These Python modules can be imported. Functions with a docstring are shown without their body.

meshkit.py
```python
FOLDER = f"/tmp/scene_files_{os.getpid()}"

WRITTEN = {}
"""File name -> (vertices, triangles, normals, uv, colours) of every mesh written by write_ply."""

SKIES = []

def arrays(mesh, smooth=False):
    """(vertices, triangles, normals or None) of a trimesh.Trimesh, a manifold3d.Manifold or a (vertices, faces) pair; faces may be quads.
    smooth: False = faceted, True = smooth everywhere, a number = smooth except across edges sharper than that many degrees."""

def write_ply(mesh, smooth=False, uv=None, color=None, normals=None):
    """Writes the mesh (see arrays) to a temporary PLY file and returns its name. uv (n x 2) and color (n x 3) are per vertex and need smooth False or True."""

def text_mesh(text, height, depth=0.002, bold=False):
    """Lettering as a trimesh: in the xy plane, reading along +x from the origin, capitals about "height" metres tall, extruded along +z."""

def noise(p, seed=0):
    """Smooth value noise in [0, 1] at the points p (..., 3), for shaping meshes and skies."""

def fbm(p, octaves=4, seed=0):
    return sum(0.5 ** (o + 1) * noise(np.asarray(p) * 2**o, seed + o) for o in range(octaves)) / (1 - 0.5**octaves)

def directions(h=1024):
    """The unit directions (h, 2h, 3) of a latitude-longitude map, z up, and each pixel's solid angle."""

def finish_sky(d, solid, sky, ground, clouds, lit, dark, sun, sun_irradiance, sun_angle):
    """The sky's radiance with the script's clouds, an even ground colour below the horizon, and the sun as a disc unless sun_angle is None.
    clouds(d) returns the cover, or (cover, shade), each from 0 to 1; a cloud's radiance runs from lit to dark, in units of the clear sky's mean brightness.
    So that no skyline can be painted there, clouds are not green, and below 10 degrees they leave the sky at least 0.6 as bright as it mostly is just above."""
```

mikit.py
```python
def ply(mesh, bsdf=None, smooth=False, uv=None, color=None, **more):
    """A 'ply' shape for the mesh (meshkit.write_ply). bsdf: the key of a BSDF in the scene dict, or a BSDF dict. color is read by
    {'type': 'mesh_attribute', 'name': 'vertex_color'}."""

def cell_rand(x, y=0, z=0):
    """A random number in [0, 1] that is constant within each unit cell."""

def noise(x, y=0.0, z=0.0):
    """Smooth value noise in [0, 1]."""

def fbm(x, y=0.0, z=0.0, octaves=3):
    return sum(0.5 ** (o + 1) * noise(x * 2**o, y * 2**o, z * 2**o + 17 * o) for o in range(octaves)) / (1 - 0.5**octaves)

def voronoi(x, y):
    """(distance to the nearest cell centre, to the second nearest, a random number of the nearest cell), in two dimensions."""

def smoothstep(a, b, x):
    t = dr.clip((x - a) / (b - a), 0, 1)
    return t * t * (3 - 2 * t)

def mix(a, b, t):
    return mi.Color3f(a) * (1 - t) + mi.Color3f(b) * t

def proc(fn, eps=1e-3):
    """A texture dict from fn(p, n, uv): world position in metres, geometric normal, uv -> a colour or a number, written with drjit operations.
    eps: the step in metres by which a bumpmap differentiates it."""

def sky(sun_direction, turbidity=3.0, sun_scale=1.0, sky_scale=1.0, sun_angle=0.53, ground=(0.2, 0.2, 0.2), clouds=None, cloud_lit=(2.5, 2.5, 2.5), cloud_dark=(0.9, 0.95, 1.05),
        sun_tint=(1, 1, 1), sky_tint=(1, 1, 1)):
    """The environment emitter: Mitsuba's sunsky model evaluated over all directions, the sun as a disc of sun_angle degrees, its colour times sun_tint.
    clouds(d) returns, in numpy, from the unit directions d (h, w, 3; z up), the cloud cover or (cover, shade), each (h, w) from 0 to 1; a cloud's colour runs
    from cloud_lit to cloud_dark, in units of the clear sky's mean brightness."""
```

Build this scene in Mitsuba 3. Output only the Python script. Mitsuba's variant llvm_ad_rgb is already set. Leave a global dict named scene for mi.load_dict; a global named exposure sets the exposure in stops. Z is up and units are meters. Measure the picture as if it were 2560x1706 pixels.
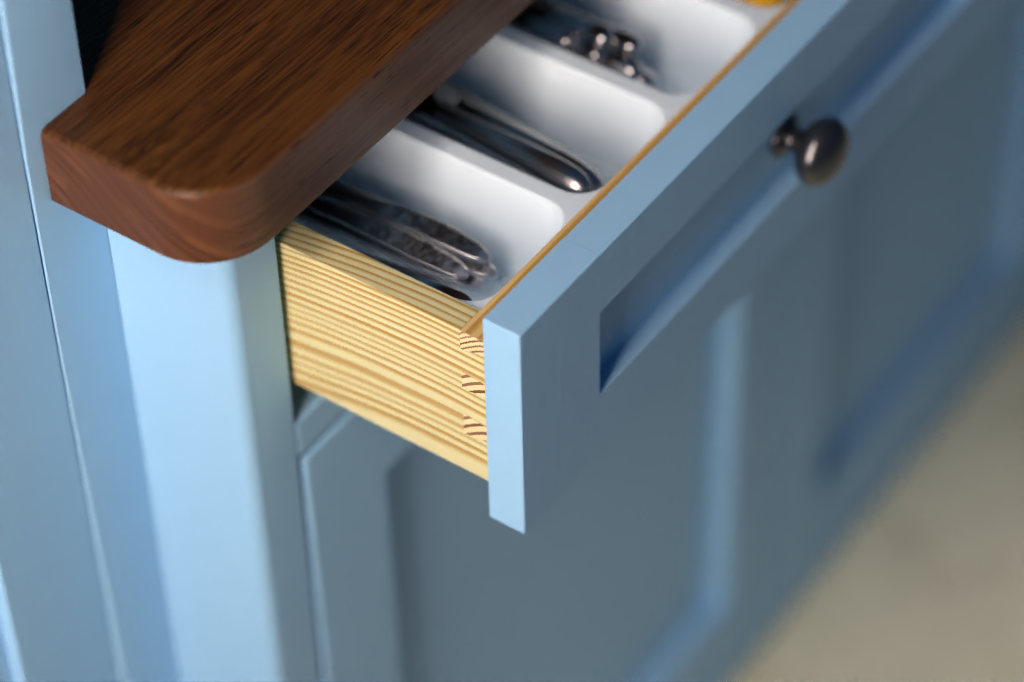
import math
import numpy as np
import trimesh
import drjit as dr
import mitsuba as mi
import mikit
import meshkit
from manifold3d import Manifold, CrossSection

T = mi.ScalarTransform4f
scene, labels = {}, {}
RNG = np.random.default_rng(7)

# ------------------------------------------------------------------ camera
CAM = np.array([-0.6924, -0.5012, 0.9778])
ROT = np.array([[0.5740142, -0.8186289, -0.0188240], [-0.5865435, -0.3950200, -0.7070544], [0.5713793, 0.4169003, -0.7069086]])
to_cam = np.eye(4)
to_cam[:3, 0], to_cam[:3, 1], to_cam[:3, 2], to_cam[:3, 3] = -ROT[0], -ROT[1], ROT[2], CAM
scene['camera'] = {'type': 'thinlens', 'to_world': T(to_cam.tolist()), 'fov': 20.1379, 'fov_axis': 'x', 'aperture_radius': 0.021, 'focus_distance': 1.250,
                   'near_clip': 0.02, 'far_clip': 30.0}
exposure = 0.0

# ------------------------------------------------------------------ light: a tall window to the left, dim room light everywhere else
WIN = dict(x=-0.93, y0=-0.27, y1=0.08, z0=0.09, z1=2.05, L=14.2)
scene['room_light'] = {'type': 'constant', 'radiance': {'type': 'rgb', 'value': [0.015, 0.040, 0.084]}}


# ------------------------------------------------------------------ helpers
def rgb(*c):
    return {'type': 'rgb', 'value': [float(x) for x in c]}


def numbered(name):
    if not any(k == name or k.startswith(name + '__') for k in list(scene) + list(labels)):
        return name
    i = 1
    while any(k == f'{name}_{i:03d}' or k.startswith(f'{name}_{i:03d}__') for k in list(scene) + list(labels)):
        i += 1
    return f'{name}_{i:03d}'


def thing(name, label, category=None, group=None, kind=None):
    key = numbered(name)
    labels[key] = {'label': label}
    if category:
        labels[key]['category'] = category
    if group:
        labels[key]['group'] = group
    if kind:
        labels[key]['kind'] = kind
    return key


def part(parent, name, mesh, m, smooth=35, label=None, **more):
    key = numbered(parent + '__' + name)
    scene[key] = mikit.ply(mesh, m, smooth=smooth, **more)
    if label:
        labels[key] = {'label': label}
    return key


def tm(man):
    m = man.to_mesh()
    return trimesh.Trimesh(m.vert_properties[:, :3], m.tri_verts, process=True)


def rbox(x0, x1, y0, y1, z0, z1, r=0.0008, seg=12):
    s = Manifold.sphere(r, seg)
    return Manifold.batch_hull([s.translate([x, y, z]) for x in (x0 + r, x1 - r) for y in (y0 + r, y1 - r) for z in (z0 + r, z1 - r)])


def box(x0, x1, y0, y1, z0, z1):
    return Manifold.cube([x1 - x0, y1 - y0, z1 - z0]).translate([x0, y0, z0])


def prism_yz(pts, x0, x1):
    """a polygon given in (y, z), extruded along x"""
    q = np.array(pts, float)
    if np.sum(q[:, 0] * np.roll(q[:, 1], -1) - q[:, 1] * np.roll(q[:, 0], -1)) < 0:
        q = q[::-1]
    m = Manifold.extrude(CrossSection([q]), x1 - x0)             # (y, z, x)
    return m.transform(np.array([[0, 0, 1, x0], [1, 0, 0, 0], [0, 1, 0, 0]], float))


def prism_xy(pts, z0, z1):
    return Manifold.extrude(CrossSection([pts]), z1 - z0).translate([0, 0, z0])


def lathe(profile, n=48):
    """profile (radius, height) turned about z"""
    return trimesh.creation.revolve(np.array(profile), sections=n)


# ------------------------------------------------------------------ materials
def F(x):
    return mi.Float(x)


def paint_bump(p, n, uv):
    peel = mikit.fbm(p.x * 700, p.y * 700, p.z * 700, 2)
    brush = mikit.noise(p.x * 260 + p.y * 260, p.y * 130, p.z * 26)
    blob = mikit.smoothstep(0.80, 0.95, mikit.noise(p.x * 330, p.y * 330, p.z * 210))
    return peel * 3.2e-5 + brush * 6.5e-5 + blob * 7e-5


def paint_color(p, n, uv):
    c = mikit.fbm(p.x * 16 + 3, p.y * 16, p.z * 11, 3)
    speck = mikit.smoothstep(0.86, 0.9, mikit.noise(p.x * 520, p.y * 520, p.z * 520))
    base = mikit.mix([0.264, 0.508, 0.748], [0.283, 0.532, 0.768], c)
    return mikit.mix(base, [0.36, 0.57, 0.72], speck * 0.18)


scene['blue_paint'] = {'type': 'bumpmap', 'arbitrary': {**mikit.proc(paint_bump, 4e-4)}, 'scale': 1.0,
                       'bsdf': {'type': 'principled', 'base_color': mikit.proc(paint_color), 'roughness': 0.40, 'specular': 0.32}}


def pine_lines(s, along, across, seed, pitch=0.0046):
    """growth lines: s = ring coordinate in metres"""
    t = (s / pitch if pitch > 0 else -dr.log(dr.maximum(0.0035 + 0.046 * (0.112 - s), 0.0022)) / 0.046) + 1.3 * mikit.noise(s * 60 + seed, along * 1.2) + 0.45 * mikit.noise(s * 30, along * 6 + seed)
    f = t - dr.floor(t)
    w = 0.52 + 0.20 * mikit.cell_rand(dr.floor(t), seed)
    late = mikit.smoothstep(w - 0.30, w + 0.14, f) * (1 - mikit.smoothstep(0.86, 1.0, f))
    amp = 0.70 + 0.30 * mikit.cell_rand(dr.floor(t) + 7, seed)
    streak = mikit.fbm(along * 14, across * 600, s * 600, 2)
    return late * amp, streak


def pine_side_color(p, n, uv):
    y = p.y - 0.03
    wav = (mikit.noise(p.y * 14, p.z * 9, 2.0) - 0.5) * 0.0035 + (mikit.noise(p.y * 45, p.z * 70, 6.0) - 0.5) * 0.0007
    s = p.z + 0.8 * y * y + 0.85 * (p.x - 0.002) + wav 
    late, streak = pine_lines(s, p.y, p.x, 3.0, 0)
    base = mikit.mix([0.595, 0.600, 0.355], [0.572, 0.550, 0.290], streak)
    return mikit.mix(base, [0.375, 0.212, 0.031], late * (0.85 + 0.15 * streak))


def pine_front_color(p, n, uv):
    s = p.y * 1.0 + 0.55 * p.z + (mikit.noise(p.x * 5, p.z * 9, 5.0) - 0.5) * 0.003
    late, streak = pine_lines(s * 0.8, p.x, p.z, 9.0)
    base = mikit.mix([0.66, 0.50, 0.22], [0.60, 0.43, 0.17], streak)
    return mikit.mix(base, [0.40, 0.205, 0.035], late * 0.85)


def pine_end_color(p, n, uv):
    y = p.y - 0.026
    s = p.z + 0.64 * y + 14.0 * y * y + 0.0005 * mikit.noise(p.y * 130, p.z * 130)
    sp = dr.select(p.z > 0.095, 0.0032, 0.0052)
    t = s / sp + 0.3 * mikit.noise(s * 90, 1.0)
    f = t - dr.floor(t)
    late = mikit.smoothstep(0.50, 0.62, f) * (1 - mikit.smoothstep(0.88, 0.97, f))
    amp = 0.75 + 0.25 * mikit.cell_rand(dr.floor(t), 3)
    grit = mikit.noise(p.x * 3000, p.y * 3800, p.z * 3800)
    base = mikit.mix([0.76, 0.63, 0.38], [0.72, 0.57, 0.31], mikit.noise(p.y * 300, p.z * 300))
    face = mikit.mix(base, mikit.mix([0.085, 0.026, 0.009], [0.20, 0.085, 0.030], grit), late * amp)
    return dr.select(dr.abs(n.z) > 0.6, pine_front_color(p, n, uv), face)


def pine_bump(p, n, uv):
    return mikit.noise(p.y * 60, p.z * 1800, p.x * 1800) * 1.2e-5


for nm, fn in (('pine_side', pine_side_color), ('pine_front', pine_front_color), ('pine_end', pine_end_color)):
    scene[nm] = {'type': 'principled', 'base_color': mikit.proc(fn), 'roughness': 0.45, 'specular': 0.35}
scene['pine_plain'] = {'type': 'principled', 'base_color': rgb(0.62, 0.48, 0.25), 'roughness': 0.5, 'specular': 0.3}


def dark_wood_color(p, n, uv):
    top = mikit.smoothstep(0.25, 0.80, dr.abs(n.z))
    # long grain runs along x
    drift = 0.0035 * mikit.noise(p.x * 7, p.y * 9)
    yy = p.y + drift
    fine = mikit.noise(p.x * 36, yy * 900, p.z * 500)
    fine2 = mikit.noise(p.x * 75 + 9, yy * 1500, p.z * 1000)
    mid = mikit.fbm(p.x * 9 + 4, yy * 190, p.z * 120, 3)
    broad = mikit.fbm(p.x * 6 + 1, yy * 85, p.z * 60, 3)
    curl = mikit.smoothstep(0.50, 0.72, mikit.fbm(p.x * 12 + 7, yy * 26, 1.0, 2))
    fleck = mikit.smoothstep(0.52, 0.80, mikit.noise(p.x * 130 + 5, yy * 850, p.z * 600)) * curl
    pore = mikit.smoothstep(0.66, 0.86, mikit.noise(p.x * 80, yy * 1100, p.z * 900 + 9)) * mikit.smoothstep(0.40, 0.65, mikit.noise(p.x * 30, yy * 60, p.z * 60))
    k = dr.clip(0.20 + 0.40 * (mid - 0.2) + 0.36 * (fine - 0.5) + 0.46 * (fine2 - 0.5) + 0.45 * (broad - 0.45), 0, 1)
    long_c = mikit.mix([0.0225, 0.0074, 0.0020], [0.170, 0.0620, 0.0125], k)
    long_c = mikit.mix(long_c, [0.220, 0.092, 0.017], fleck * 0.38)
    long_c = mikit.mix(long_c, [0.010, 0.004, 0.002], pore * 0.7)
    # end grain: slanted growth bands in the (y, z) plane
    q = p.z * 0.80 - p.y * 0.62 + 0.004 * mikit.noise(p.y * 40, p.z * 40, 4.0)
    band = mikit.fbm(q * 260, p.x * 3, 1.5, 3)
    thin = mikit.noise(q * 900, p.y * 30, 2.0)
    ek = dr.clip(0.45 + 1.5 * (band - 0.5) + 0.55 * (thin - 0.5), 0, 1)
    streak = mikit.smoothstep(0.72, 0.90, mikit.noise(q * 210 + 11, p.y * 26 + p.z * 30, 8.0))
    end_c = mikit.mix([0.062, 0.0215, 0.0110], [0.118, 0.0470, 0.0235], ek)
    end_c = mikit.mix(end_c, [0.165, 0.064, 0.0220], streak * 0.45)
    front = mikit.smoothstep(0.5, 0.85, dr.abs(n.y))
    kf = dr.clip(0.5 + 1.1 * (mikit.fbm(p.x * 10, p.z * 170, 2.0, 3) - 0.5) + 0.7 * (mikit.noise(p.x * 22, p.z * 900, 5.0) - 0.5), 0, 1)
    pf = mikit.smoothstep(0.78, 0.9, mikit.noise(p.x * 110 + 3, p.z * 1300, 6.0))
    side_c = mikit.mix(mikit.mix([0.070, 0.032, 0.019], [0.150, 0.078, 0.050], kf), [0.012, 0.006, 0.004], pf * 0.7)
    long_c = mikit.mix(long_c, side_c, front * 0.85)
    t = mikit.smoothstep(0.25, 0.75, dr.abs(n.x))
    return mikit.mix(mikit.mix(long_c * 0.9, end_c, t), long_c, top) * mi.Color3f(0.93, 1.0, 1.0)


def dark_wood_bump(p, n, uv):
    return mikit.noise(p.x * 60, p.y * 1300, p.z * 1300) * 2.2e-5 + mikit.fbm(p.x * 90, p.y * 110, p.z * 110, 2) * 4e-5


scene['dark_wood'] = {'type': 'bumpmap', 'arbitrary': {**mikit.proc(dark_wood_bump, 3e-4)}, 'scale': 1.0,
                      'bsdf': {'type': 'principled', 'base_color': mikit.proc(dark_wood_color), 'roughness': 0.40, 'specular': 0.22}}


def plastic_color(p, n, uv):
    return mikit.mix([0.650, 0.795, 0.900], [0.670, 0.815, 0.915], mikit.fbm(p.x * 12, p.y * 12, p.z * 12, 2))


scene['white_plastic'] = {'type': 'principled', 'base_color': mikit.proc(plastic_color), 'roughness': 0.32, 'specular': 0.5}


def steel_rough(p, n, uv):
    return 0.10 + 0.10 * mikit.fbm(p.x * 300, p.y * 40, p.z * 300, 2)


scene['steel'] = {'type': 'principled', 'base_color': rgb(0.44, 0.44, 0.46), 'metallic': 1.0, 'roughness': mikit.proc(steel_rough), 'specular': 0.5}
scene['old_silver'] = {'type': 'principled', 'base_color': {'type': 'mesh_attribute', 'name': 'vertex_color'}, 'metallic': 1.0, 'roughness': 0.33, 'specular': 0.5}
scene['aged_steel'] = {'type': 'principled', 'base_color': rgb(0.60, 0.60, 0.61), 'metallic': 1.0, 'roughness': 0.38, 'specular': 0.5}
scene['brushed_steel'] = {'type': 'principled', 'base_color': rgb(0.44, 0.435, 0.435), 'metallic': 1.0, 'roughness': 0.27, 'specular': 0.5}
scene['dark_knob'] = {'type': 'principled', 'base_color': rgb(0.095, 0.10, 0.108), 'metallic': 0.9, 'roughness': 0.22, 'specular': 0.5, 'clearcoat': 0.6, 'clearcoat_gloss': 0.85}
scene['yellow_plastic'] = {'type': 'principled', 'base_color': rgb(0.72, 0.40, 0.015), 'roughness': 0.3, 'specular': 0.5}
scene['orange_plastic'] = {'type': 'principled', 'base_color': rgb(0.80, 0.30, 0.03), 'roughness': 0.3, 'specular': 0.5}
scene['dark_inside'] = {'type': 'diffuse', 'reflectance': rgb(0.10, 0.09, 0.08)}


def floor_color(p, n, uv):
    a = mikit.fbm(p.x * 3.2 + 2, p.y * 3.2, 0.0, 3)
    b = mikit.fbm(p.x * 40, p.y * 40, 3.0, 3)
    c = mikit.mix([0.72, 0.735, 0.515], [0.85, 0.870, 0.665], mikit.smoothstep(0.25, 0.75, a))
    return mikit.mix(c, [0.57, 0.53, 0.37], mikit.smoothstep(0.50, 0.85, b) * 0.4)


scene['stone'] = {'type': 'principled', 'base_color': mikit.proc(floor_color), 'roughness': 0.55, 'specular': 0.3}
scene['bare_frame'] = {'type': 'diffuse', 'reflectance': rgb(0.7, 0.7, 0.68)}

# ------------------------------------------------------------------ measures (metres; x along the units, y into them, z up; drawer front at y = 0)
YF, YT = 0.1291, 0.1990          # fronts of the base unit and of the tall unit
FLOOR = -0.650
H, TH = 0.1258, 0.0196           # drawer front: height, thickness
DW = 0.468                       # its width
WT0, WT1 = 0.1509, 0.1909        # worktop underside and top

# ------------------------------------------------------------------ setting: floor, window
fl = thing('floor', 'beige mottled stone floor in front of the blue units', kind='structure')
scene[fl] = mikit.ply(trimesh.creation.box(bounds=[[-3, -3, FLOOR - 0.05], [4.5, 2.0, FLOOR]]), 'stone')

w = thing('window', 'tall bright window in the wall to the left of the units', kind='structure')
ym, zm = (WIN['y0'] + WIN['y1']) / 2, (WIN['z0'] + WIN['z1']) / 2
for (a, b) in ((WIN['y0'], ym - 0.012), (ym + 0.012, WIN['y1'])):
    key = numbered(w + '__pane')
    pane = trimesh.Trimesh([[WIN['x'], a, WIN['z0']], [WIN['x'], b, WIN['z0']], [WIN['x'], b, WIN['z1']], [WIN['x'], a, WIN['z1']]], [[0, 1, 2], [0, 2, 3]])
    scene[key] = mikit.ply(pane, 'bare_frame', emitter={'type': 'area', 'radiance': rgb(WIN['L'] * 1.27, WIN['L'] * 1.0, WIN['L'] * 0.86)})
fr = [box(WIN['x'] - 0.03, WIN['x'] + 0.01, WIN['y0'] - 0.06, WIN['y1'] + 0.06, WIN['z0'] - 0.06, WIN['z1'] + 0.06)]
fr = fr[0] - box(WIN['x'] - 0.1, WIN['x'] + 0.1, WIN['y0'], ym - 0.012, WIN['z0'], WIN['z1']) - box(WIN['x'] - 0.1, WIN['x'] + 0.1, ym + 0.012, WIN['y1'], WIN['z0'], WIN['z1'])
part(w, 'frame', tm(fr), 'bare_frame')


# ------------------------------------------------------------------ a frame-and-panel front (drawer front or door): stiles, rails, sunk panel
def framed(parent, prefix, x0, x1, y0, y1, z0, z1, rx0, rx1, rz0, rz1, depth, r=0.0009, parts=True):
    """y0 = front face. rx, rz = the sunk panel's edges; depth = how far it is sunk"""
    j = 0.00004
    yy = (y0 - 1, y1 + 1)
    pieces = [('stile', rbox(x0, rx0 + 0.006, y0, y1, z0, z1, r) ^ box(x0 - 1, rx0 - j, *yy, z0 - 1, z1 + 1)),
              ('stile', rbox(rx1 - 0.006, x1, y0, y1, z0, z1, r) ^ box(rx1 + j, x1 + 1, *yy, z0 - 1, z1 + 1)),
              ('rail', rbox(rx0 - 0.006, rx1 + 0.006, y0 + 0.00004, y1 - 0.0002, rz1 - 0.006, z1 - 0.00003, r) ^ box(rx0 + j, rx1 - j, *yy, rz1, z1 + 1)),
              ('rail', rbox(rx0 - 0.006, rx1 + 0.006, y0 + 0.00004, y1 - 0.0002, z0 + 0.00003, rz0 + 0.006, r) ^ box(rx0 + j, rx1 - j, *yy, z0 - 1, rz0)),
              ('panel', box(rx0 - 0.004, rx1 + 0.004, y0 + depth, y1 - 0.003, rz0 - 0.004, rz1 + 0.004))]
    for nm, m in pieces:
        part(parent, (prefix + '__' if prefix else '') + nm, tm(m), 'blue_paint')


# ------------------------------------------------------------------ tall unit at the left
ta = thing('tall_cabinet', 'tall blue painted cabinet behind the left end of the wooden worktop', 'cabinet')
zs = np.linspace(FLOOR, 1.2, 90)
ctrl_z = [-0.65, -0.30, -0.167, -0.02, 0.087, 0.18, 0.26, 0.5, 1.2]
xf = np.interp(zs, ctrl_z, [-0.0680, -0.0690, -0.0693, -0.0722, -0.0738, -0.0736, -0.0706, -0.0700, -0.0700])   # front edge of the stile's left arris
dp = np.interp(zs, ctrl_z, [0.0026, 0.0024, 0.0022, 0.0016, 0.0013, 0.0014, 0.0030, 0.0032, 0.0032])       # how far the door stands back
xb = np.minimum(np.interp(zs, ctrl_z, [-0.0735, -0.0736, -0.0737, -0.0738, -0.0743, -0.0740, -0.0712, -0.0705, -0.0705]), xf - 0.0003)
xr = -0.0340
loops = []
for z, a, d, b in zip(zs, xf, dp, xb):
    loops.append([[b, YT + 0.024, z], [b, YT + d + 0.0003, z], [a, YT, z], [xr - 0.0012, YT, z], [xr - 0.0003, YT + 0.0004, z], [xr, YT + 0.0013, z], [xr, YT + 0.024, z]])
V = np.array(loops).reshape(-1, 3)
K = 7
Fc = []
for i in range(len(zs) - 1):
    for k in range(K):
        a, b = i * K + k, i * K + (k + 1) % K
        Fc += [[a, b, b + K], [a, b + K, a + K]]
for base, flip in ((0, False), ((len(zs) - 1) * K, True)):
    for k in range(1, K - 1):
        t3 = [base, base + k, base + k + 1]
        Fc.append(t3 if flip else t3[::-1])
part(ta, 'stile', trimesh.Trimesh(V, Fc), 'blue_paint', smooth=30)
part(ta, 'side_panel', tm(box(-0.054, -0.0340, YT + 0.0242, YT + 0.60, FLOOR, 1.2)), 'blue_paint')
# door: frame with a sunk panel, standing back a little (old boards: not quite flat)
dx1 = -0.0762


def door_shift(mesh):
    v = mesh.vertices.copy()
    v[:, 1] += np.interp(v[:, 2], zs, dp)
    mesh.vertices = v
    return mesh


def slab(x0, x1, y0, y1, z0, z1, r=0.0008):
    m = tm(rbox(x0, x1, y0, y1, z0, z1, r).refine_to_length(0.04))
    if x1 > -0.08:                                   # the edge beside the stile follows it with an even gap
        v = m.vertices.copy()
        e = v[:, 0] > x1 - 0.003
        v[e, 0] += np.interp(v[e, 2], zs, xb) - 0.0007 - x1
        m.vertices = v
    return door_shift(m)


dl = -0.29
part(ta, 'door__stile', slab(-0.1332, dx1, YT, YT + 0.020, FLOOR + 0.01, 1.15), 'blue_paint')
part(ta, 'door__stile', slab(dl, dl + 0.058, YT, YT + 0.020, FLOOR + 0.01, 1.15), 'blue_paint')
for z0, z1 in ((FLOOR + 0.01, FLOOR + 0.09), (0.45, 0.53), (1.07, 1.15)):
    part(ta, 'door__rail', slab(dl + 0.0582, -0.1334, YT + 0.0002, YT + 0.019, z0, z1), 'blue_paint')
part(ta, 'door__panel', slab(dl + 0.05, -0.130, YT + 0.0078, YT + 0.0165, FLOOR + 0.02, 1.14), 'blue_paint')
part(ta, 'back', tm(box(dl, xr - .021, YT + 0.58, YT + 0.60, FLOOR, 1.2)), 'dark_inside')

# ------------------------------------------------------------------ base unit: corner post, rails, doors, inside
ca = thing('base_cabinet', 'long blue painted base cabinet under the wooden worktop, with rounded corner post and panelled doors', 'cabinet')
XP, XO = -0.0354, -0.0025
R = 0.0065
arc = [(XP + R - R * math.cos(t), YF + R - R * math.sin(t)) for t in np.linspace(0, math.pi / 2, 9)]
post = [(XP, YT - 0.0004)] + arc + [(XO - 0.0010, YF), (XO - 0.0003, YF + 0.0003), (XO, YF + 0.0010), (XO, YT - 0.0004)]
part(ca, 'corner_post', tm(prism_xy(post, FLOOR, WT0 - 0.0004)), 'blue_paint')
XE = 0.915
ZD = -0.0262                      # underside of the rail between drawers and doors
part(ca, 'rail', tm(rbox(XO + 0.0001, XE - 0.032, YF, YF + 0.024, ZD, -0.0024, 0.0026, 20)), 'blue_paint', label='narrow blue rail between the drawer opening and the doors')
part(ca, 'rail', tm(rbox(XO + 0.0001, XE - 0.032, YF, YF + 0.024, H + 0.0024, WT0 - 0.0004, 0.001)), 'blue_paint')
part(ca, 'stile', tm(rbox(XE - 0.032, XE, YF, YF + 0.024, FLOOR, WT0 - 0.0004, 0.001)), 'blue_paint')
part(ca, 'divider', tm(rbox(DW + 0.0016, DW + 0.022, YF, YF + 0.024, -0.0024, H + 0.0024, 0.0006)), 'blue_paint')
part(ca, 'plinth', tm(box(XO, XE - 0.032, YF + 0.006, YF + 0.022, FLOOR, FLOOR + 0.012)), 'blue_paint')
part(ca, 'side', tm(box(-0.0226, XO - 0.0002, YT, YT + 0.56, FLOOR, WT0 - 0.0004)), 'dark_inside')
part(ca, 'side', tm(box(XE - 0.02, XE, YT, YT + 0.56, FLOOR, WT0 - 0.0004)), 'dark_inside')
part(ca, 'back', tm(box(XO, XE - 0.02, YT + 0.54, YT + 0.56, FLOOR, WT0 - 0.0004)), 'dark_inside')
part(ca, 'shelf', tm(box(XO, XE - 0.02, YF + 0.024, YT + 0.54, ZD, ZD + 0.010)), 'dark_inside')
part(ca, 'end_panel', tm(box(DW + 0.022, XE - 0.033, YF + 0.001, YF + 0.022, -0.0014, H + 0.0014)), 'blue_paint')
# doors stand a little proud, arrises rounded
framed(ca, 'door', 0.0002, DW + 0.0006, YF - 0.0012, YF + 0.021, FLOOR + 0.012, ZD - 0.0024, 0.0587, 0.4084, -0.5449, -0.0900, 0.0125, r=0.0030)
framed(ca, 'door', DW + 0.0030, XE - 0.0345, YF - 0.0012, YF + 0.021, FLOOR + 0.012, ZD - 0.0024, 0.5310, 0.8230, -0.5449, -0.0900, 0.0125, r=0.0030)

# ------------------------------------------------------------------ worktop
wt = thing('worktop', 'thick dark brown wooden worktop with a rounded front corner, on the blue base cabinet', 'worktop')
XW, YW, RW, XRT, YB, X1 = -0.0650, 0.1048, 0.0335, 1.02, 0.78, -0.0337
rt, rb = 0.0040, 0.0012


def wt_loop(d, z):
    a = np.linspace(0, math.pi / 2, 40)
    pts = [(X1, YT - 0.0006), (XW + d, YT - 0.0006)] + [(XW + RW - (RW - d) * math.cos(t), YW + RW - (RW - d) * math.sin(t)) for t in a]
    pts += [(x, YW + d) for x in np.linspace(XW + RW, XRT, 30)[1:]] + [(XRT, YB), (X1, YB)]
    return np.array([[x, y, z] for x, y in pts])


lv = []
for t in np.linspace(0, math.pi / 2, 6):
    lv.append((rb * (1 - math.sin(t)), WT0 + rb * (1 - math.cos(t))))
for t in np.linspace(0, math.pi / 2, 9):
    lv.append((rt * (1 - math.cos(t)), WT1 - rt + rt * math.sin(t)))
LP = [wt_loop(d, z) for d, z in lv]
N = len(LP[0])
V = np.vstack(LP)
# low undulation of a hand-finished edge
Fc = []
for i in range(len(LP) - 1):
    for k in range(N):
        a, b = i * N + k, i * N + (k + 1) % N
        Fc += [[a, b, b + N], [a, b + N, a + N]]
top = (len(LP) - 1) * N
for k in range(1, N - 1):
    Fc += [[0, k + 1, k], [top, top + k, top + k + 1]]
scene[wt] = mikit.ply(trimesh.Trimesh(V, Fc), 'dark_wood', smooth=50)

# ------------------------------------------------------------------ drawer
dw = thing('drawer', 'blue fronted pine drawer pulled open, with dovetailed side and a dark round knob', 'drawer')
framed(dw, 'front', 0.0, DW, 0.0, TH, 0.0, H, 0.0606, 0.4075, 0.0384, 0.0906, 0.0091, r=0.0010)
XS, ST = 0.0020, 0.0150          # left side of the box: face and thickness
ZB, ZT = 0.0213, 0.1099
YB0, YB1 = TH + 0.0001, TH + 0.0133   # front board of the box
YE = 0.50
pins = [[(YB1, 0.0988), (YB0, 0.1012), (YB0, ZT + .001), (YB1, ZT + .001)],
        [(YB1, 0.0742), (YB0, 0.0757), (YB0, 0.0832), (YB1, 0.0850)],
        [(YB1, 0.0457), (YB0, 0.0476), (YB0, 0.0565), (YB1, 0.0588)]]


def grow(pts, d):
    c = np.mean(pts, 0)
    return [tuple(np.array(q) + np.sign(np.array(q) - c) * d) for q in pts]


for x0, x1, sgn in ((XS, XS + ST, 1), (DW - XS - ST, DW - XS, -1)):
    sd = rbox(x0, x1, YB0 - 0.002, YE, ZB, ZT, 0.0006) ^ box(x0, x1, YB0, YE, ZB - 1, ZT + 1)
    for q in pins:
        sd = sd - prism_yz(grow(q, 0.0002), x0 - 1, x1 + 1)
    part(dw, 'side', tm(sd), 'pine_side')
part(dw, 'front_board', tm(rbox(XS + ST + 0.0001, DW - XS - ST - 0.0001, YB0, YB1, ZB, ZT, 0.0004)), 'pine_front')
for x0, x1 in ((XS - 0.00015, XS + ST + 0.0001), (DW - XS - ST - 0.0001, DW - XS + 0.00015)):
    for k, q in enumerate(pins):
        if k == 0:
            # half pin: its top shows as long grain
            m = prism_yz([(q[0][0], q[0][1]), (q[1][0], q[1][1]), (q[2][0], ZT), (q[3][0], ZT)], x0, x1)
        else:
            m = prism_yz(q, x0, x1)
        part(dw, 'front_board__pin', tm(m), 'pine_end')
part(dw, 'back_board', tm(box(XS + ST, DW - XS - ST, YE - 0.012, YE, ZB + 0.012, ZT - 0.008)), 'pine_plain')
part(dw, 'bottom_board', tm(box(XS + ST, DW - XS - ST, YB1, YE - 0.012, ZB + 0.009, ZB + 0.014)), 'pine_plain')
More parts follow.
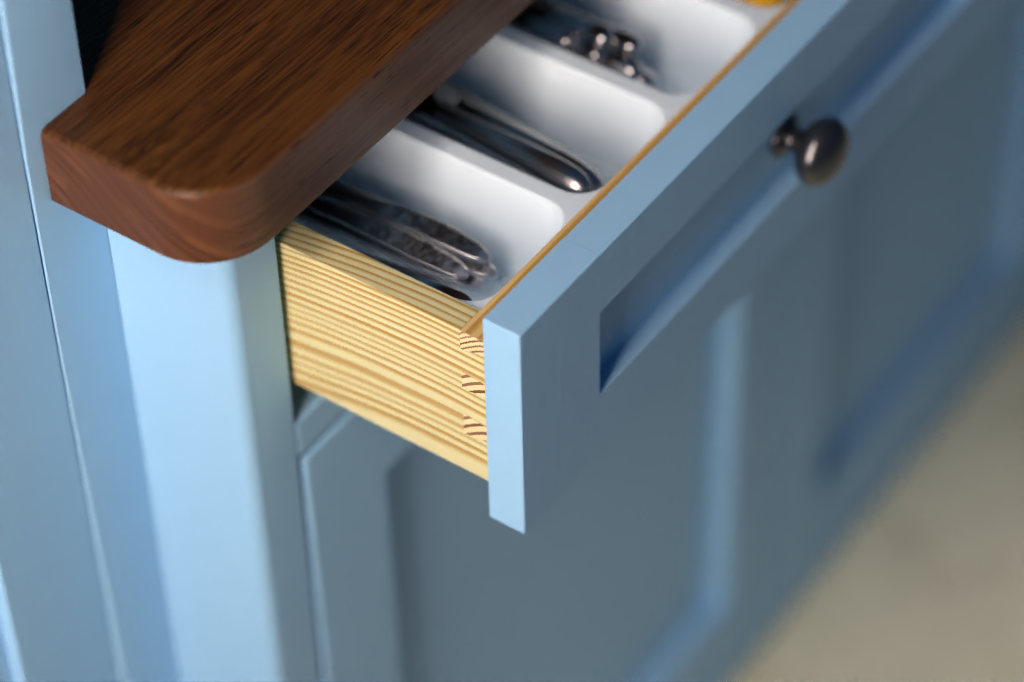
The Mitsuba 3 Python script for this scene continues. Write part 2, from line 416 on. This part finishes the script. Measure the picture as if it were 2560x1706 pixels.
# knob: rose, neck and mushroom head, turned about -y
prof_base = [(0.0, 0.0), (0.0112, 0.0), (0.0117, 0.0012), (0.0112, 0.0028), (0.0093, 0.0042), (0.0070, 0.0052), (0.0061, 0.0066), (0.0060, 0.0090), (0.0072, 0.0115), (0.0095, 0.0128), (0.0, 0.0130)]
hp = [(0.0, 0.0112)] + [(0.0176 * math.sin(t) ** 0.9, 0.0219 - 0.0108 * math.cos(t)) for t in np.linspace(0.35, math.pi - 0.06, 22)] + [(0.0, 0.0327)]
KX, KZ = 0.2318, 0.0660
for nm, pr in (('base', prof_base), ('head', hp)):
    m = lathe(pr)
    m.apply_transform(trimesh.transformations.rotation_matrix(math.pi / 2, [1, 0, 0]))     # +z becomes -y
    m.apply_translation([KX, 0.0091, KZ])
    part(dw, 'knob__' + nm, m, 'dark_knob', smooth=40)

# ------------------------------------------------------------------ cutlery tray
tr = thing('cutlery_tray', 'white plastic cutlery tray with long rounded compartments inside the open drawer', 'tray')
ZR, ZF = 0.1062, 0.0540


def rrect(x0, x1, y0, y1, r, n=8):
    r = min(r, (x1 - x0) / 2 - 1e-4, (y1 - y0) / 2 - 1e-4)
    out = []
    for cx, cy, a0 in ((x1 - r, y1 - r, 0), (x0 + r, y1 - r, 90), (x0 + r, y0 + r, 180), (x1 - r, y0 + r, 270)):
        for a in np.radians(np.linspace(a0, a0 + 90, n)):
            out.append((cx + r * math.cos(a), cy + r * math.sin(a)))
    return np.array(out)


def slice_hull(x0, x1, y0, y1, r, levels):
    pts = []
    for d, z in levels:
        q = rrect(x0 + d, x1 - d, y0 + d, y1 - d, max(r - d * 0.5, 0.004))
        pts.append(np.c_[q, np.full(len(q), z)])
    return Manifold.hull_points(np.vstack(pts))


def cavity(x0, x1, y0, y1):
    rf, dr_ = 0.010, 0.0042
    lev = [(0.0, ZR + 0.0001)] + [(dr_ + rf * (1 - math.cos(t)), ZF + rf * (1 - math.sin(t))) for t in np.linspace(0, math.pi / 2, 7)]
    m = slice_hull(x0, x1, y0, y1, 0.0145, lev)
    rr = 0.0012                                      # rolled rim
    prev = None
    for t in np.linspace(0, math.pi / 2, 5):
        cur = (-rr * (1 - math.cos(t)), ZR - rr + rr * math.sin(t))
        if prev:
            m = m + slice_hull(x0, x1, y0, y1, 0.0145, [prev, cur])
        prev = cur
    return m + slice_hull(x0 - rr, x1 + rr, y0 - rr, y1 + rr, 0.0157, [(0, ZR - 1e-5), (0, ZR + 0.01)])


body = rbox(0.0182, 0.4498, 0.0334, 0.452, 0.0357, ZR, 0.0012)
XC = [(0.0206, 0.0940), (0.1043, 0.1765), (0.1868, 0.2548), (0.2652, 0.3390), (0.3492, 0.4478)]
YC0, YC1 = 0.0356, 0.4490
for a, b in XC:
    body = body - cavity(a, b, YC0, YC1)
scene[tr] = mikit.ply(tm(body), 'white_plastic', smooth=40)


# ------------------------------------------------------------------ cutlery
def strip(spine, width, thick, up=None, nu=20, topfn=None, cup=None, ex=0.75):
    """a bar along spine with half width and half thickness per station; topfn(u, s) raises the upper face, cup(u, s) bends the whole section"""
    P = np.asarray(spine, float)
    n = len(P)
    tg = np.gradient(P, axis=0)
    tg /= np.linalg.norm(tg, axis=1, keepdims=True)
    up = np.array([0, 0, 1.0]) if up is None else np.asarray(up, float)
    sd = np.cross(tg, up)
    sd /= np.linalg.norm(sd, axis=1, keepdims=True)
    nm = np.cross(sd, tg)
    th = np.arange(nu) * 2 * math.pi / nu
    c, s = np.cos(th), np.sin(th)
    cu, su = np.sign(c) * np.abs(c) ** ex, np.sign(s) * np.abs(s) ** ex
    V = []
    for i in range(n):
        f = i / (n - 1)
        x = cu * width[i]
        z = su * thick[i]
        if topfn is not None:
            z = z + np.where(su > 0.05, topfn(cu, f), 0)
        if cup is not None:
            z = z + cup(cu, f)
        V.append(P[i] + x[:, None] * sd[i] + z[:, None] * nm[i])
    V = np.vstack(V + [P[:1], P[-1:]])
    Fc = []
    for i in range(n - 1):
        for k in range(nu):
            a, b = i * nu + k, i * nu + (k + 1) % nu
            Fc += [[a, a + nu, b + nu], [a, b + nu, b]]
    for k in range(nu):
        Fc += [[n * nu, k, (k + 1) % nu], [n * nu + 1, (n - 1) * nu + (k + 1) % nu, (n - 1) * nu + k]]
    m = trimesh.Trimesh(V, Fc, process=False)
    m.fix_normals()
    return m


def frame_of(tip, aim, roll):
    """tip of the handle, a point that the handle runs to, and the roll about the handle"""
    d = np.array(aim, float) - np.array(tip, float)
    d /= np.linalg.norm(d)
    s = np.cross(d, [0, 0, 1.0])
    s /= np.linalg.norm(s)
    u = np.cross(s, d)
    c, si = math.cos(roll), math.sin(roll)
    return np.array(tip, float), d, u * c + s * si


def curve(tip, d, u, dist, lift):
    return tip + dist[:, None] * d + lift[:, None] * u


def oval(s, a):
    return np.sqrt(np.clip(1 - (1 - np.clip(s / a, 0, 1)) ** 2, 0, 1))


def ornate_fork(tip, aim, roll, label, seed, W=0.0062):
    key = thing('fork', label, 'fork', 'forks and spoons with ornate handles in the nearest compartment')
    tip, d, u = frame_of(tip, aim, roll)
    L = 0.120
    s = L * np.linspace(0, 1, 150) ** 1.15
    wid = np.maximum(W * oval(s, 0.012) * np.interp(s, [0, 0.012, 0.026, 0.045, 0.070, 0.10, L], [0.78, 0.84, 1, 0.90, 0.58, 0.45, 0.42]), 2e-4)
    thk = np.interp(s, [0, 0.003, 0.05, L], [0.0012, 0.0017, 0.0018, 0.0021])
    lift = -0.0055 * (1 - np.clip(s / 0.05, 0, 1)) ** 2 + 0.002 * np.sin(np.pi * s / L)

    def emb(cu, f):
        q = s[min(int(round(f * (len(s) - 1))), len(s) - 1)]
        fade = float(np.clip((0.060 - q) / 0.012, 0, 1))
        e = min(1.0, q / 0.004)
        rimw = np.exp(-((np.abs(cu) - 0.84) / 0.09) ** 2) * 0.0006
        inner = (np.abs(cu) < 0.68) * (meshkit.noise(np.c_[cu * 5.0 + seed, np.full(len(cu), q * 900), np.full(len(cu), seed)], 5) - 0.5) * 0.00028 * (q > 0.006)
        return (rimw + inner) * fade * e
    nu = 48
    th = np.arange(nu) * 2 * math.pi / nu
    cu, su = np.sign(np.cos(th)) * np.abs(np.cos(th)) ** 0.5, np.sin(th)
    tone = []
    for q in s:                                      # dark patina in the sunk field of the ornament, bare metal on its border
        pat = meshkit.fbm(np.c_[cu * 5.0 + seed, np.full(nu, q * 800), np.full(nu, seed)], 2, 3)
        field = 0.14 + 0.34 * np.clip((pat - 0.36) / 0.22, 0, 1)
        inside = (su > 0.1) & (np.abs(cu) < 0.72) & (q > 0.005) & (q < 0.052)
        line = (su > 0.1) & (np.abs(np.abs(cu) - 0.76) < 0.05) & (q < 0.075)
        stem = 0.34 + 0.46 * float(np.clip((0.060 - q) / 0.020, 0, 1))
        t = np.where(inside, field, np.where((su > 0.1) & (np.abs(cu) > 0.80) & (q < 0.075), 0.86, stem))
        tone.append(np.where(line, 0.10, t))
    tone = np.concatenate(tone + [[0.7, 0.7]])
    part(key, 'handle', strip(curve(tip, d, u, s, lift), wid, thk, u, nu, emb, None, 0.50), 'old_silver', smooth=True, color=np.stack([tone, tone, tone * 1.02], 1))
    # head: shoulder plus four tines
    s2 = np.linspace(L - 0.001, L + 0.034, 24)
    f2 = (s2 - s2[0]) / (s2[-1] - s2[0])
    w2 = np.interp(f2, [0, 0.3, 0.6, 1], [0.0028, 0.0065, 0.0110, 0.0115])
    m = [strip(curve(tip, d, u, s2, -0.004 * np.sin(np.pi * f2 * 0.5)), w2, np.full(24, 0.0010), u, 12)]
    sd = np.cross(d, u)
    for k in (-1.5, -0.5, 0.5, 1.5):
        s3 = np.linspace(s2[-1] - 0.001, s2[-1] + 0.042, 14)
        f3 = np.linspace(0, 1, 14)
        m.append(strip(curve(tip + sd * k * 0.0060, d, u, s3, -0.004 + 0.012 * f3 ** 2), np.interp(f3, [0, 0.8, 1], [0.0021, 0.0016, 0.0006]), np.full(14, 0.0009), u, 8))
    part(key, 'head', trimesh.util.concatenate(m), 'aged_steel', smooth=45)
    return key


def spoon(tip, aim, roll, label, group, W=0.0065, Tk=0.0014, L=0.115, mat='steel', tipw=0.010, name='spoon'):
    key = thing(name, label, name, group)
    tip, d, u = frame_of(tip, aim, roll)
    s = L * np.linspace(0, 1, 70) ** 1.2
    wid = np.maximum(W * oval(s, tipw) * np.interp(s, [0, 0.02, 0.05, 0.085, L], [1, 0.98, 0.72, 0.42, 0.40]), 2e-4)
    thk = np.interp(s, [0, 0.004, 0.05, L], [Tk * 0.7, Tk, Tk, Tk])
    lift = -0.004 * (1 - np.clip(s / 0.04, 0, 1)) ** 2
    part(key, 'handle', strip(curve(tip, d, u, s, lift), wid, thk, u, 22, lambda cu, f: 0.0009 * (1 - np.abs(cu) ** 2.2) * (1 - f)), mat, smooth=60)
    s2 = np.linspace(L - 0.001, L + 0.052, 40)
    f2 = np.linspace(0, 1, 40)
    w2 = np.maximum(0.0165 * np.sqrt(np.clip(1 - ((f2 - 0.56) / 0.44) ** 2, 0, 1)) * (f2 > 0.12) + 0.0026 * (f2 < 0.25), 3e-4)
    part(key, 'bowl', strip(curve(tip, d, u, s2, -0.003 * np.sin(np.pi * f2)), w2, np.full(40, 0.0008), u, 26, None,
                            lambda cu, f: -0.006 * np.sin(np.pi * f) * (1 - cu ** 2)), mat, smooth=60)
    return key


def knife(tip, aim, roll, label, W=0.0098, Tk=0.0056, L=0.098):
    key = thing('knife', label, 'knife', 'plain steel knives in the second compartment')
    tip, d, u = frame_of(tip, aim, roll)
    s = L * np.linspace(0, 1, 70) ** 1.25
    wid = np.maximum(W * oval(s, 0.013) * np.interp(s, [0, 0.02, 0.06, L], [1, 1.0, 0.84, 0.62]), 2e-4)
    thk = np.maximum(Tk * oval(s, 0.012) * np.interp(s, [0, 0.06, L], [1.15, 0.95, 0.75]), 2e-4)
    lift = -0.0050 * (1 - np.clip(s / 0.032, 0, 1)) ** 2
    part(key, 'handle', strip(curve(tip, d, u, s, lift), wid, thk, u, 34, None, None, 1.0), 'brushed_steel', smooth=60)
    s2 = np.linspace(L - 0.001, L + 0.12, 40)
    f2 = np.linspace(0, 1, 40)
    w2 = np.interp(f2, [0, 0.06, 0.12, 0.8, 1], [0.005, 0.005, 0.0098, 0.0105, 0.001])
    part(key, 'blade', strip(curve(tip, d, u, s2, 0 * s2), w2, np.full(40, 0.0007), u, 12), 'steel', smooth=40)
    return key


# nearest compartment: ornate handles lying along y
ornate_fork((0.0668, 0.0655, 0.0880), (0.0650, 0.1547, 0.0810), -0.18, 'silver fork with ornate oval handle, upper right of its pile in the nearest tray compartment', 1)
ornate_fork((0.0512, 0.0665, 0.0890), (0.0532, 0.1525, 0.0820), -0.34, 'silver fork with ornate oval handle, topmost and nearest the pine side in the tray', 2)
ornate_fork((0.0668, 0.0615, 0.0795), (0.0610, 0.1500, 0.0750), -0.25, 'silver ornate fork whose handle end pokes out farthest from under two others', 3)
ornate_fork((0.0622, 0.0660, 0.0735), (0.0560, 0.1500, 0.0710), -0.35, 'dark ornate fork at the bottom of the pile in the nearest compartment', 4)
ornate_fork((0.0700, 0.0700, 0.0790), (0.0730, 0.1500, 0.0755), -0.15, 'silver ornate fork tucked against the right of its pile in the nearest compartment', 5)
spoon((0.0290, 0.0480, 0.0940), (0.0390, 0.1500, 0.0700), -0.5, 'dark shaded spoon leaning its handle on the tray corner beside the pine side', 'spoons beside the ornate forks', W=0.0060, mat='steel')
spoon((0.0420, 0.0620, 0.0760), (0.0400, 0.1500, 0.0720), -0.35, 'dark shaded spoon low between the ornate forks and the pine side', 'spoons beside the ornate forks', W=0.0085, mat='steel')

# second compartment: knives
knife((0.1195, 0.0385, 0.1020), (0.1430, 0.1400, 0.0880), 0.22, 'steel knife with bright rounded handle end, farthest right among the plain knives', W=0.0074)
knife((0.1130, 0.0415, 0.1050), (0.1300, 0.1400, 0.0920), -0.22, 'steel knife lying on top in the middle of the plain knives', W=0.0070)
knife((0.1070, 0.0440, 0.0950), (0.1200, 0.1400, 0.0880), 1.30, 'steel knife standing on edge against the divider beside the plain knives', W=0.0074, Tk=0.0030)
knife((0.1330, 0.0600, 0.0880), (0.1530, 0.1400, 0.0800), 0.15, 'steel knife lying deepest under the other plain knives', W=0.0080)
knife((0.1070, 0.0520, 0.0850), (0.1120, 0.1400, 0.0800), -0.2, 'steel knife half hidden below the one standing on edge', W=0.0080)

# third compartment: a heap of small spoons
G3 = 'small spoons heaped in the third compartment'
sp = [((0.2185, 0.0742, 0.0815), (0.2120, 0.1600, 0.0780), 0.5, 'small spoon whose handle end reaches farthest forward in the heap'),
      ((0.2140, 0.0800, 0.0860), (0.2060, 0.1600, 0.0820), -0.2, 'small spoon lying second from the front on the left of the heap'),
      ((0.2240, 0.0860, 0.0935), (0.2230, 0.1600, 0.0860), 0.3, 'small spoon with bright handle end, right edge of the heap'),
      ((0.2170, 0.0985, 0.0970), (0.2150, 0.1600, 0.0910), 0.0, 'small spoon topmost in the middle of the heap'),
      ((0.2020, 0.0910, 0.0810), (0.1970, 0.1600, 0.0800), -0.5, 'small dark spoon low against the divider in the third compartment'),
      ((0.2070, 0.0880, 0.0850), (0.2080, 0.1600, 0.0810), 0.2, 'small spoon under the middle of the heap of spoons'),
      ((0.2048, 0.1130, 0.0955), (0.2040, 0.1600, 0.0920), -0.3, 'small spoon set farther back on the left of the heap'),
      ((0.2110, 0.0980, 0.0910), (0.2090, 0.1600, 0.0860), 0.1, 'small spoon just left of the topmost one in the heap'),
      ((0.2310, 0.0930, 0.0850), (0.2340, 0.1600, 0.0800), 0.6, 'small spoon lying rightmost in the heap, low against the tray wall'),
      ((0.1960, 0.1000, 0.0880), (0.1930, 0.1600, 0.0860), -0.6, 'small spoon pressed to the divider, high on the left of the heap'),
      ((0.2240, 0.1060, 0.0900), (0.2270, 0.1600, 0.0870), 0.4, 'small spoon set back on the right of the heap behind the bright one')]
for a, b, r_, lab in sp:
    spoon(a, b, r_ - 0.35, lab, G3, W=0.0060, Tk=0.0034, tipw=0.006)


# fourth compartment: coloured handles
def peeler(tip, aim, mat, label):
    key = thing('peeler', label, 'peeler')
    tip, d, u = frame_of(tip, aim, 0.0)
    s = 0.10 * np.linspace(0, 1, 50) ** 1.2
    part(key, 'handle', strip(curve(tip, d, u, s, 0 * s), np.maximum(0.0132 * oval(s, 0.014) * np.interp(s, [0, 0.03, 0.1], [1, 1, 0.8]), 3e-4), np.maximum(0.0070 * oval(s, 0.010), 2e-4), u, 24, None, None, 0.9), mat, smooth=60)
    s2 = np.linspace(0.099, 0.16, 12)
    part(key, 'blade', strip(curve(tip, d, u, s2, 0 * s2), np.full(12, 0.008), np.full(12, 0.0008), u, 12), 'steel', smooth=40)


peeler((0.2800, 0.0410, 0.0985), (0.2790, 0.16, 0.0910), 'yellow_plastic', 'yellow handled utensil at the far end of the tray, cut by the picture edge')
peeler((0.3080, 0.0480, 0.0900), (0.3100, 0.16, 0.0780), 'orange_plastic', 'orange handled utensil beside the yellow one in the far compartment')
